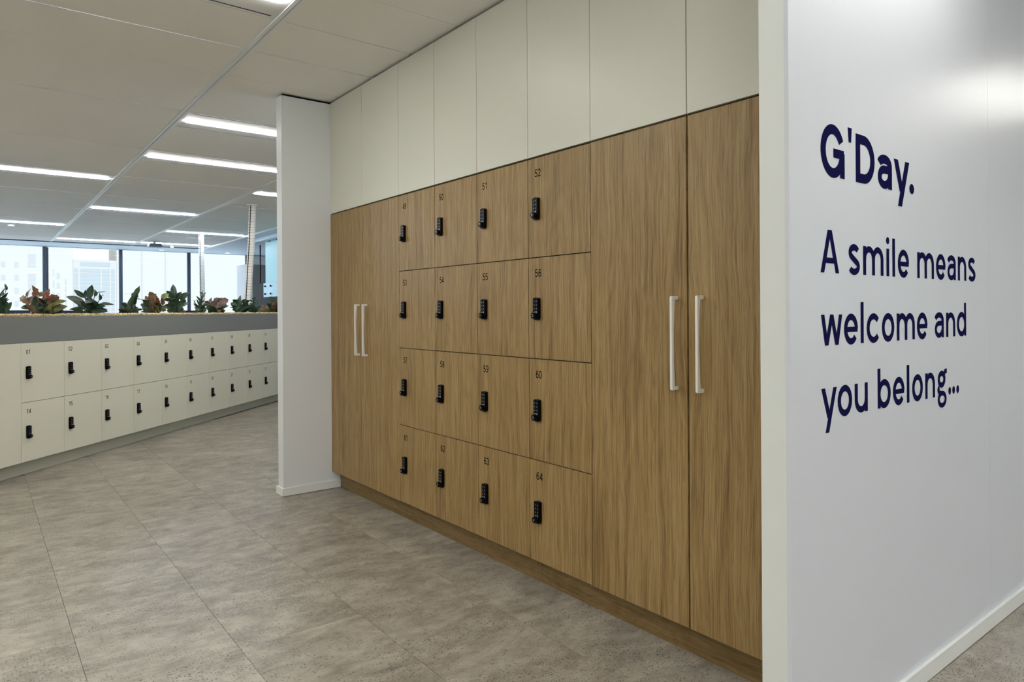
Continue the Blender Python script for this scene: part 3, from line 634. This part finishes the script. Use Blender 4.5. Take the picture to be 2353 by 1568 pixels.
g = link('gravel', mesh('gravel', V, Fc), PEB, None, bankpt(0, C0, B1), CRZ); tag(g, 'yellow pebbles filling the grey planter trough', 'gravel'); g['kind'] = 'stuff'

# ------------------------------------------------------------------ plants
def leaf(base, tip, w, kind, parent, fwd, wavy, rn):
    b, t_ = Vector(base), Vector(tip); L = (t_ - b).length
    if L < 1e-4: return
    ex = (t_ - b) / L; side = ex.cross(fwd).normalized()
    tilt = rn.uniform(-0.45, 0.45); nrm = (side.cross(ex)).normalized()
    side = (side * math.cos(tilt) + nrm * math.sin(tilt)).normalized(); nrm = ex.cross(side).normalized()
    if nrm.z < 0: nrm = -nrm; side = -side
    nu, nw = 9, 4; V, Fc, uv = [], [], []
    narrow = w < 0.25 * L
    bend = rn.uniform(0.04, 0.14) * L * (0.5 if narrow else 1)
    for i in range(nu + 1):
        u = i / nu
        pr = (math.sin(math.pi * min(1, u ** 0.85)) ** 0.75) * (1 - 0.25 * u)
        if u >= 1: pr = 0.0
        hw = max(w * 0.66 * pr, 0.0012 if u < 0.99 else 0.0002)
        if wavy: hw *= 1 + 0.22 * math.sin(u * 22 + wavy)
        arch = bend * math.sin(math.pi * u)
        for j in range(nw + 1):
            v = j / nw * 2 - 1
            q = b + ex * (L * u) + side * (hw * v) + nrm * (arch + abs(v) * hw * 0.28 + (0.12 * hw * math.sin(9 * u + 3 * v + wavy) if not narrow else 0))
            V.append(tuple(q)); uv.append((u, j / nw))
    for i in range(nu):
        for j in range(nw): a = i * (nw + 1) + j; Fc.append((a, a + nw + 1, a + nw + 2, a + 1))
    me = mesh('leaf', V, Fc, True); ul = me.uv_layers.new(name='uv')
    for lp in me.loops: ul.data[lp.index].uv = uv[lp.vertex_index]
    return link('leaf', me, LM[kind], parent)
PLANTS = [
 (0.401,6.814, [(-0.032,0.132,-0.039,0.246,0.063,'r'),(-0.08,0.144,-0.092,0.224,0.029,'b'),(-0.068,0.096,-0.175,0.159,0.044,'b'),(-0.068,0.059,-0.143,0.062,0.036,'g'),(0.049,0.12,0.058,0.219,0.046,'r'),(0.053,0.127,0.204,0.146,0.049,'r'),(0.138,0.083,0.259,0.115,0.041,'y'),(0.078,0.04,0.218,0.071,0.063,'y'),(-0.019,0.059,0.005,0.156,0.063,'d'),(0.005,0.047,-0.056,0.132,0.058,'b'),(-0.007,0.096,0.0,0.04,0.036,'b'),(-0.007,0.016,-0.104,0.04,0.044,'d'),(0.053,0.016,0.15,0.03,0.039,'d'),(0.029,0.023,-0.044,0.028,0.029,'d'),(0.0,0.151,0.024,0.195,0.032,'b'),(0.017,0.083,0.114,0.1,0.039,'d'),(0.005,0.035,0.053,0.117,0.058,'d'),(-0.068,0.083,-0.068,0.156,0.049,'b'),(0.078,0.016,0.187,0.04,0.036,'d')]),
 (0.805,7.225, [(0.0,0.141,0.0,0.272,0.053,'d'),(0.037,0.163,0.053,0.229,0.035,'g'),(-0.04,0.155,-0.131,0.227,0.037,'d'),(-0.04,0.12,-0.198,0.165,0.045,'k'),(0.086,0.131,0.118,0.2,0.045,'d'),(-0.027,0.136,0.094,0.115,0.064,'d'),(0.013,0.101,0.115,0.096,0.048,'d'),(0.11,0.101,0.214,0.09,0.024,'k'),(-0.04,0.061,-0.176,0.049,0.035,'d'),(0.059,0.072,0.15,0.077,0.037,'d'),(0.059,0.061,0.152,0.029,0.035,'d'),(-0.053,0.034,-0.147,0.021,0.032,'d'),(0.0,0.061,-0.064,0.125,0.045,'d'),(0.013,0.021,0.04,0.101,0.048,'d'),(0.059,0.2,0.16,0.208,0.007,'k'),(0.12,0.183,0.176,0.168,0.006,'k'),(0.0,0.013,-0.011,0.115,0.053,'d'),(-0.027,0.141,-0.043,0.227,0.024,'d'),(0.027,0.013,-0.027,0.048,0.053,'d'),(0.027,0.013,0.053,0.048,0.048,'d')]),
 (1.176,7.602, [(0.01,0.102,0.137,0.279,0.049,'g'),(-0.003,0.075,-0.055,0.111,0.039,'d'),(0.026,0.059,0.072,0.084,0.023,'d'),(-0.039,0.01,-0.095,0.053,0.049,'d'),(-0.013,0.01,0.033,0.033,0.042,'d'),(0.007,0.007,0.01,0.111,0.029,'d'),(0.046,0.157,0.137,0.141,0.008,'k'),(-0.065,0.01,-0.052,0.059,0.023,'d'),(-0.007,0.013,-0.029,0.04,0.039,'d')]),
 (1.451,7.881, [(0.014,0.136,-0.021,0.233,0.072,'b'),(0.0,0.102,-0.097,0.191,0.052,'r'),(0.041,0.088,0.052,0.184,0.052,'r'),(0.079,0.088,0.086,0.171,0.041,'r'),(-0.097,0.095,-0.114,0.157,0.038,'b'),(0.1,0.15,0.124,0.216,0.069,'y'),(-0.045,0.074,-0.131,0.102,0.045,'d'),(-0.072,0.06,-0.131,0.071,0.041,'y'),(0.052,0.05,0.11,0.04,0.048,'y'),(-0.028,0.022,-0.028,0.129,0.09,'d'),(-0.114,0.05,-0.183,0.048,0.021,'d'),(0.024,0.026,0.062,0.095,0.052,'d'),(-0.01,0.015,-0.079,0.04,0.052,'d'),(0.007,0.015,0.076,0.019,0.045,'d'),(0.014,0.06,0.007,0.15,0.055,'r'),(-0.045,0.095,-0.041,0.164,0.045,'r')]),
 (1.742,8.177, [(-0.007,0.186,-0.073,0.328,0.055,'d'),(-0.018,0.164,-0.128,0.251,0.062,'g'),(-0.055,0.164,-0.08,0.255,0.047,'d'),(0.011,0.156,0.037,0.244,0.069,'d'),(0.037,0.149,0.124,0.24,0.058,'d'),(0.0,0.109,-0.146,0.164,0.047,'d'),(-0.037,0.08,-0.164,0.08,0.047,'d'),(0.018,0.08,0.11,0.156,0.051,'d'),(0.073,0.087,0.153,0.12,0.037,'k'),(0.055,0.043,0.091,0.01,0.022,'k'),(-0.018,0.025,-0.018,0.171,0.095,'d'),(-0.037,0.025,-0.11,0.039,0.037,'d'),(0.018,0.025,0.055,0.142,0.08,'d'),(-0.018,0.061,-0.088,0.127,0.058,'d'),(0.007,0.014,-0.055,0.061,0.055,'d')]),
 (2.043,8.483, [(0.009,0.018,0.036,0.275,0.012,'d'),(-0.005,0.018,-0.095,0.171,0.011,'k'),(0.027,0.117,-0.023,0.207,0.027,'d'),(0.027,0.077,0.077,0.108,0.027,'d'),(-0.009,0.018,-0.054,0.063,0.032,'d'),(0.009,0.018,0.054,0.068,0.036,'d'),(0.034,0.257,0.027,0.275,0.018,'k'),(0.032,0.239,0.059,0.27,0.015,'k'),(0.029,0.23,0.011,0.252,0.015,'k'),(0.032,0.216,0.061,0.248,0.015,'k'),(0.029,0.198,-0.009,0.239,0.015,'k'),(0.029,0.185,0.059,0.221,0.015,'k'),(0.029,0.158,0.063,0.189,0.015,'d'),(0.023,0.131,0.059,0.158,0.017,'d'),(0.023,0.095,0.059,0.122,0.018,'d'),(0.005,0.095,-0.009,0.14,0.018,'d'),(-0.054,0.095,-0.086,0.14,0.015,'k'),(-0.072,0.131,-0.063,0.158,0.014,'k')]),
 (2.275,8.719, [(-0.014,0.106,-0.014,0.193,0.042,'p'),(-0.038,0.125,-0.054,0.195,0.038,'k'),(0.009,0.134,0.019,0.198,0.056,'p'),(0.061,0.116,0.141,0.172,0.08,'p'),(0.038,0.134,0.084,0.186,0.061,'p'),(-0.08,0.106,-0.136,0.139,0.061,'b'),(-0.056,0.078,-0.113,0.102,0.066,'b'),(0.084,0.087,0.164,0.102,0.023,'k'),(-0.019,0.083,-0.033,0.163,0.052,'p'),(0.066,0.055,0.061,0.111,0.052,'y'),(-0.056,0.041,-0.103,0.059,0.052,'b'),(0.009,0.017,-0.009,0.097,0.122,'d'),(0.066,0.022,0.113,0.059,0.042,'b'),(-0.038,0.017,-0.084,0.031,0.052,'d'),(0.038,0.017,0.075,0.069,0.066,'d'),(-0.075,0.087,-0.094,0.153,0.047,'b')]),
 (2.683,9.133, [(0.005,0.116,0.0,0.236,0.045,'k'),(-0.025,0.126,-0.07,0.176,0.045,'d'),(-0.05,0.096,-0.115,0.136,0.055,'g'),(0.04,0.121,0.075,0.191,0.055,'d'),(0.045,0.131,0.12,0.166,0.045,'d'),(-0.075,0.076,-0.13,0.078,0.012,'k'),(0.015,0.101,-0.025,0.181,0.06,'d'),(0.05,0.071,0.176,0.101,0.045,'d'),(0.0,0.015,0.0,0.151,0.105,'d'),(-0.035,0.02,-0.075,0.056,0.045,'d'),(0.025,0.015,0.06,0.131,0.075,'d'),(-0.025,0.026,-0.06,0.111,0.065,'d'),(0.015,0.015,0.105,0.051,0.04,'d')]),
 (2.928,9.382, [(0.005,0.014,0.008,0.207,0.013,'d'),(0.052,0.103,0.064,0.192,0.018,'g'),(0.037,0.051,0.073,0.108,0.031,'d'),(-0.047,0.056,-0.11,0.098,0.031,'d'),(-0.026,0.046,-0.104,0.056,0.026,'d'),(0.005,0.187,0.037,0.218,0.018,'d'),(0.005,0.187,-0.016,0.213,0.018,'d'),(0.005,0.155,0.037,0.187,0.021,'d'),(0.005,0.155,-0.031,0.176,0.019,'d'),(0.005,0.119,0.042,0.145,0.021,'d'),(0.005,0.108,-0.042,0.134,0.021,'d'),(0.0,0.072,-0.047,0.093,0.026,'d'),(0.016,0.061,0.068,0.072,0.026,'d'),(0.005,0.02,-0.047,0.051,0.047,'d'),(0.005,0.02,0.057,0.041,0.042,'d'),(0.005,0.009,0.089,0.02,0.021,'d')]),
 (3.325,9.785, [(-0.022,0.057,-0.061,0.14,0.05,'d'),(0.022,0.096,0.033,0.171,0.05,'r'),(-0.044,0.052,-0.177,0.121,0.028,'r'),(-0.072,0.029,-0.172,0.063,0.031,'y'),(0.006,0.052,0.055,0.107,0.05,'y'),(0.055,0.168,-0.094,0.226,0.061,'d'),(-0.039,0.013,-0.077,0.074,0.055,'y'),(0.017,0.013,0.006,0.096,0.066,'b'),(-0.022,0.013,-0.033,0.107,0.061,'y'),(0.028,0.013,0.077,0.074,0.055,'d'),(-0.05,0.074,-0.127,0.096,0.028,'r'),(0.0,0.107,-0.017,0.151,0.033,'b'),(0.039,0.107,0.083,0.151,0.05,'r')]),
 (0.13,6.539, [(0.025,0.151,0.061,0.193,0.025,'g'),(0.059,0.191,0.108,0.241,0.023,'g'),(0.002,0.121,0.04,0.139,0.023,'d'),(0.0,0.085,0.063,0.102,0.018,'d'),(0.002,0.074,0.041,0.078,0.009,'k'),(0.0,0.017,0.02,0.144,0.014,'d'),(-0.007,0.035,-0.025,0.103,0.036,'d'),(-0.007,0.017,0.018,0.044,0.027,'d')]),
]

PL_LAB = ['red and brown croton with broad leaves left of the first window mullion', 'dark green peace lily with one tall round leaf, in front of the striped tower',
 'plant with one tall wavy strap leaf bending right, beside the second window mullion', 'reddish bushy plant just right of the tall wavy strap leaf', 'tall dark green leafy plant left of the third window mullion',
 'thin upright feathery green plant below the straight cable riser', 'pale pink and brown low plant between the two cable risers', 'dark green broad-leaved plant at the foot of the leaning cable riser',
 'small green feathery plant in front of the grey cabinet', 'small orange and green plant touching the nib wall', 'grey green plant cut by the left edge of the photo']
GZ = 1.222
for (x, y, lv), lb in zip(PLANTS, PL_LAB):
    t = thing('potted_plant' if 0 else 'plant', lb, 'plant', (x, y, GZ))
    rn = random.Random(int(x * 1000)); lf = R0; fw = Vector((F.x, F.y, 0))
    maxu = max(abs(a[2]) for a in lv)
    def P3(u, z, dep): q = lf * u + fw * dep; return (q.x, q.y, z)
    wav = 'wavy strap' in lb
    stems = []
    for (u0, z0, u1, z1, w, k) in lv:
        db = rn.uniform(-.03, .03); dt = rn.uniform(-.07, .07)
        leaf(P3(u0, max(z0, 0.004), db), P3(u1, max(z1, 0.008), dt), w, k, t, fw, (rn.uniform(1, 6) if (wav and w > .03) or k in 'rbp' else 0), rn)
        stems.append((P3(u0 * 0.25, 0.001, db * 0.3), P3(u0, max(z0, 0.004), db)))
    kinds = [a[5] for a in lv]
    tips = [a for a in lv if a[4] > 0.02]
    for q_ in range(26 if 'red' in lb else 20):                                  # fuller crown behind and in front of the outline leaves
        a = rn.choice(tips); f_ = rn.uniform(.45, .9); ju = rn.uniform(-.03, .03); jz = rn.uniform(-.02, .02)
        kk = a[5] if rn.random() < .55 else 'd'
        b0 = (a[0] * .35 + ju * .3, max(.012, a[1] * .5), rn.uniform(-.03, .03)); t0 = (a[2] * f_ + ju, max(.02, a[3] * f_ + jz), rn.uniform(-.08, .08))
        leaf(P3(*b0), P3(*t0), max(.03, a[4] * rn.uniform(.8, 1.1)) if a[4] > .03 else a[4], kk, t, fw, (rn.uniform(1, 6) if kk in 'rbp' else 0), rn)
    for _ in range(7):                                    # leaves on the far and near side
        a = rn.uniform(0, 6.28); r_ = rn.uniform(.05, min(.11, maxu)); q = Vector((math.cos(a), math.sin(a), 0)); zz = rn.uniform(.03, .12)
        leaf(tuple(q * 0.015 + Vector((0, 0, .02))), tuple(q * r_ + Vector((0, 0, zz))), rn.uniform(.025, .045), rn.choice(kinds + ['d', 'd']), t, fw, 0, rn)
    V, Fc = [], []
    for s0, s1 in stems:
        me = tube('s', [s0, tuple((Vector(s0) + Vector(s1)) / 2 + Vector((0, 0, .004))), s1], 0.0022, 5); k = len(V)
        V += [tuple(v.co) for v in me.vertices]; Fc += [tuple(i + k for i in p.vertices) for p in me.polygons]; bpy.data.meshes.remove(me)
    link('stems', mesh('stems', V, Fc, True), LM['d'], t)

# ------------------------------------------------------------------ wall lettering
tx = thing('wall_lettering', 'navy lettering on the glossy white wall, G\'Day. A smile means welcome and you belong...', 'lettering', (0, 0.95, 0))
L1 = [('G', 1.8149, 1.9495), ("'", 1.9687, 1.9924), ('D', 2.0155, 2.1343), ('a', 2.1540, 2.2515), ('y', 2.2645, 2.3779), ('.', 2.3776, 2.4136)]
L2 = [('A', 1.8111, 1.9134), ('s', 1.9675, 2.0369), ('m', 2.0575, 2.1894), ('i', 2.2086, 2.2296), ('l', 2.251, 2.2699), ('e', 2.2899, 2.3714), ('m', 2.4347, 2.5685), ('e', 2.5867, 2.6681), ('a', 2.685, 2.7601), ('n', 2.7802, 2.859), ('s', 2.8777, 2.9501)]
L3 = [('w', 1.811, 1.9301), ('e', 1.9404, 2.0226), ('l', 2.0399, 2.0581), ('c', 2.0774, 2.1593), ('o', 2.1764, 2.2616), ('m', 2.2797, 2.4128), ('e', 2.4296, 2.5126), ('a', 2.5725, 2.65), ('n', 2.6712, 2.7516), ('d', 2.7681, 2.8551)]
L4 = [('y', 1.8109, 1.8965), ('o', 1.9008, 1.9847), ('u', 2.0008, 2.0814), ('b', 2.1458, 2.2338), ('e', 2.2498, 2.3323), ('l', 2.3502, 2.3682), ('o', 2.3894, 2.4726), ('n', 2.4919, 2.5714), ('g', 2.5907, 2.6734), ('.', 2.687, 2.7098), ('.', 2.7225, 2.7457), ('.', 2.7598, 2.7835)]
for L, zb_, Xh, Ah, st in ((L1, 1.6035, 0.1010, 0.1415, 0.0278), (L2, 1.3343, 0.0855, 0.1190, 0.0186), (L3, 1.1336, 0.0852, 0.1205, 0.0186), (L4, 0.9315, 0.0852, 0.1210, 0.0186)):
    x0 = 0.0
    for ch, a, b in L:
        p = Pen(-0.0006)
        if ch == '.': w = b - a; p.dot((a + b) / 2 - x0, w * .52, w / 2, w * (.46 if st > .02 else .6))
        elif ch in 'il': glyph(p, ch, a - x0, 0, b - a, Xh, Ah, st)
        else: glyph(p, ch, a - x0, 0, b - a, Xh, Ah, st)
        p.obj('letter', NAVY, tx, (0, 0, zb_))

# ------------------------------------------------------------------ office beyond
def riser(label, path, w=0.078):
    top = Vector(path[-1]); t = thing('cable_riser', label, 'cable riser', tuple(path[0]))
    P = [Vector(p) for p in path]; o = P[0]
    pts = []
    for a in range(len(P) - 1):
        p0, p1, p2, p3 = P[max(a - 1, 0)], P[a], P[a + 1], P[min(a + 2, len(P) - 1)]
        for k in range(16):
            u = k / 16; pts.append(0.5 * ((2 * p1) + (-p0 + p2) * u + (2 * p0 - 5 * p1 + 4 * p2 - p3) * u * u + (-p0 + 3 * p1 - 3 * p2 + p3) * u ** 3))
    pts.append(P[-1])
    link('cable', tube('cable', [tuple(p - o - R0 * 0.017 - Vector((F.x, F.y, 0)) * 0.014) for p in pts], 0.009), CABLE, t)
    lm = boxes('chain_link', [(-0.010, w / 2, -0.025, 0.025, -0.0165, 0.0165), (-w / 2, -w / 2 + 0.016, -0.025, 0.025, -0.0145, 0.0145), (-w / 2, w / 2, 0.019, 0.025, -0.013, 0.013)])
    s = 0.0; step = 0.0385; nxt = 0.02
    for a, b in zip(pts[:-1], pts[1:]):
        l = (b - a).length
        while nxt < s + l:
            q = a + (b - a) * ((nxt - s) / l) - o; d = (b - a).normalized()
            ob = link('chain_link', lm, PLAST, t, tuple(q)); zax = d; yax = Vector((F.x, F.y, 0)); xax = yax.cross(zax).normalized(); yax = zax.cross(xax)
            ob.rotation_euler = Matrix((xax, yax, zax)).transposed().to_euler(); nxt += step
        s += l
    link('ceiling_plate', cyl_z('ceiling_plate', 0.075, 0, 0.012, 24), PLAST, t, tuple(P[-1] - o - Vector((0, 0, 0.012))))
    return t
riser('leaning white segmented cable riser with dark cable, in front of the grey cabinet', [(2.893, 9.50, 1.236), (2.903, 9.50, 1.45), (2.925, 9.505, 1.8), (2.955, 9.52, 2.2), (2.985, 9.545, H - 0.002)])
riser('straight white segmented cable riser rising in front of the windows', [(3.34, 13.60, 0.0), (3.33, 13.60, 0.9), (3.325, 13.60, 1.63), (3.315, 13.60, 2.2), (3.312, 13.60, H - 0.002)])
for x0, x1, y, zt_, lb in ((0.02, 0.60, 10.0, 1.276, 'low dark blue desk screen showing left of the red croton'), (0.62, 1.06, 10.4, 1.272, 'low dark blue desk screen showing between the croton and the peace lily'),
                           (1.58, 1.80, 10.8, 1.268, 'low dark blue desk screen showing right of the tall wavy leaf'), (2.26, 2.55, 10.5, 1.266, 'low dark blue desk screen showing behind the tall dark green plant')):
    t = thing('desk_screen', lb, 'screen', (x0, y, 0), 0)
    box('fabric_panel', (0, x1 - x0, 0, 0.04, 0.02, zt_), SCREEN, t, 0.004); box('foot', (0.03, 0.07, -0.15, 0.19, 0, 0.0195), MULL, t); box('foot', (x1 - x0 - 0.07, x1 - x0 - 0.03, -0.15, 0.19, 0, 0.0195), MULL, t)
# grey cabinet with pale side
t = thing('storage_cabinet', 'tall dark grey wood-grain cabinet with a pale side, behind the leaning cable riser', 'cabinet', (4.56, 15.0, 0))
box('side_panel', (0, 0.12, 0, 0.7, 0, 2.262), WALLW, t, 0.001); box('front_panel', (0.121, 1.25, 0.0, 0.02, 0.001, 2.262), GREYP, t, 0.001); box('carcass', (0.121, 1.25, 0.0205, 0.7, 0, 2.255), WALLW, t)
t = thing('glass_screen', 'teal glass screen hanging from black brackets beside the nib wall', 'screen', (4.5, 13.62, 1.56))
box('glass_sheet', (0, 0.012, -3.4, 0, 0, 1.06), TEAL, t, 0.001)
for k in range(3): box('track_clamp', (-0.03, 0.03, -0.30 - 0.42 * k, -0.24 - 0.42 * k, 1.045, 1.11), BLACK, t, 0.006)
link('track_rail', tube('track_rail', [(-0.02, -0.02 - 0.1 * k, 1.075 + 0.012 * math.sin(k * 2.2)) for k in range(30)], 0.011), BLACK, t)
t = thing('acrylic_sign', 'pale blue acrylic sign with black corner bolts below the teal glass', 'sign', (4.47, 13.60, 1.53))
box('acrylic_plate', (-0.012, 0, -1.1, 0, 0, 0.27), ICE, t, 0.001); box('side_return', (-0.012, 0.0, 0.001, 0.012, 0.0, 0.27), LAMPW, t)
for y_ in (-0.10, -0.42, -0.98):
    for z_ in (0.06, 0.21): link('bolt', tube('bolt', [(-0.035, y_, z_), (-0.0125, y_, z_)], 0.018, 12), BLACK, t)
tag(link('hanging_rod', tube('hanging_rod', [(0, 0, 0), (0, 0, 0.75)], 0.011), BLACK, None, (4.40, 13.62, 1.80)), 'thin black rod hanging from the bulkhead beside the teal glass', 'rod')
for o in ():
    pass
bh = struct(link('trim_1', boxes('trim_1', [(4.36, 6.59, 9.5, 13.9, 2.62, H - 0.0125)]), SOFF))
# little things on the ceiling
t = thing('ceiling_projector', 'small grey unit hanging under the farthest ceiling light', 'projector', (2.75, 15.50, H - 0.12))
link('body', prism_xz('body', [(0.03, 0.0), (0.29, 0.0), (0.25, 0.07), (0.05, 0.07)], 0, 0.24), mat('grey_unit', (0.13, 0.17, 0.22), 0.5), t); box('mount', (0.13, 0.17, 0.10, 0.14, 0.0705, 0.118), TEE, t)
t = thing('exit_sign', 'tiny green lit sign under the farthest ceiling bay', 'sign', (3.32, 16.2, H - 0.06)); box('sign_face', (0, 0.065, 0, 0.02, 0, 0.04), GREEN, t); box('bracket', (0.03, 0.036, 0.007, 0.013, 0.0405, 0.0595), TEE, t)
tag(link('ceiling_speaker', cyl_z('ceiling_speaker', 0.12, 0, 0.012, 28), LAMPW, None, (3.36, 14.40, H - 0.013)), 'round white ceiling disc left of the straight cable riser', 'speaker')
tag(link('smoke_detector', cyl_z('smoke_detector', 0.05, 0, 0.03, 20), LAMPW, None, (0.468, 13.95, H - 0.031)), 'small white ceiling detector at the left edge of the photo', 'detector')
for x, lb in ((3.39, 'small round downlight in the soffit above the windows, left one'), (4.85, 'small round downlight in the soffit above the windows, right one')):
    t = thing('downlight', lb, 'light', (x, 17.45, H - 0.0125)); link('rim', cyl_z('rim', 0.06, -0.006, -0.0003, 20), LAMPW, t); link('lens', cyl_z('lens', 0.045, -0.009, -0.0065, 20), DOWN, t)

# ------------------------------------------------------------------ the city outside
struct(link('ground', boxes('ground', [(-900, 900, 25, 1500, -42, -41)]), GROUND))
def tower(name, label, x0, x1, y, z1, m, wins, wm, dep=20, zb_=-41):
    t = thing(name, label, 'building', (x0, y, zb_))
    link('facade', boxes('facade', [(0, x1 - x0, 0, dep, 0, z1 - zb_)]), m, t); c = {}
    for a, b, c0, c1 in wins:
        k = (round(b - a, 2), round(c1 - c0, 2))
        if k not in c: c[k] = boxes('window', [(0, b - a, -0.05, 0.1, 0, c1 - c0)])
        link('window', c[k], wm, t, (a - x0, 0, c0 - zb_))
rowz = [19.6 - 4.6 * k for k in range(7)]
tower('office_tower', 'very pale tower with a grid of small windows behind the left window', -12, 19.3, 300, 46, BUILD2,
      [(a, a + 1.1, z - 1.9, z) for z in rowz for a in (-8, -3.6, 0.6, 3.5, 7.1, 10.9, 14.7) if a < 13] + [(14.8, 17.0, z - 1.1 - 0.6 * (k > 1), z + 1.1) for k, z in enumerate([21.5, 19.0] + [14.5 - 3.2 * q for q in range(6)])], BWIN2)
tower('office_tower', 'pale narrow-windowed tower between the first mullion and the striped tower', 21.0, 28.45, 300, 60, BUILD2,
      [(22.2, 22.6, 15 - 4.2 * k, 17.4 - 4.2 * k) for k in range(5)] + [(23.4, 24.3, 14 - 3.6 * k, 16 - 3.6 * k) for k in range(5)] + [(25.9, 26.4, 12 - 2.7 * k, 13.8 - 2.7 * k) for k in range(6)], BWIN2)
wl = []
for k in range(14):
    z = 17.9 - 1.62 * k; wl += [(30.7, 37.2, z - 1.25, z), (37.75, 40.2, z - 1.25, z), (40.75, 41.9, z - 1.25, z), (28.8, 30.0, z - 1.25, z)]
wl += [(30.7, 40.4, 18.9, 20.4)]
tower('office_tower', 'pale office tower with blue horizontal window bands behind the peace lily', 28.5, 42.6, 300, 21.3, BUILD, wl, BWIN)
tower('office_tower', 'large plain white building behind the third and fourth windows', 42.65, 103, 300, 66, BUILD2,
      [(50.9, 51.4, -10, 58), (59.3, 59.8, -10, 58)] + [(53, 56.8, z, z + 0.22) for z in (7.6, 4.8, 2, -0.8)] + [(45.2, 48.8, z, z + 0.22) for z in (8.5, 5.2, 2)], BWIN2)
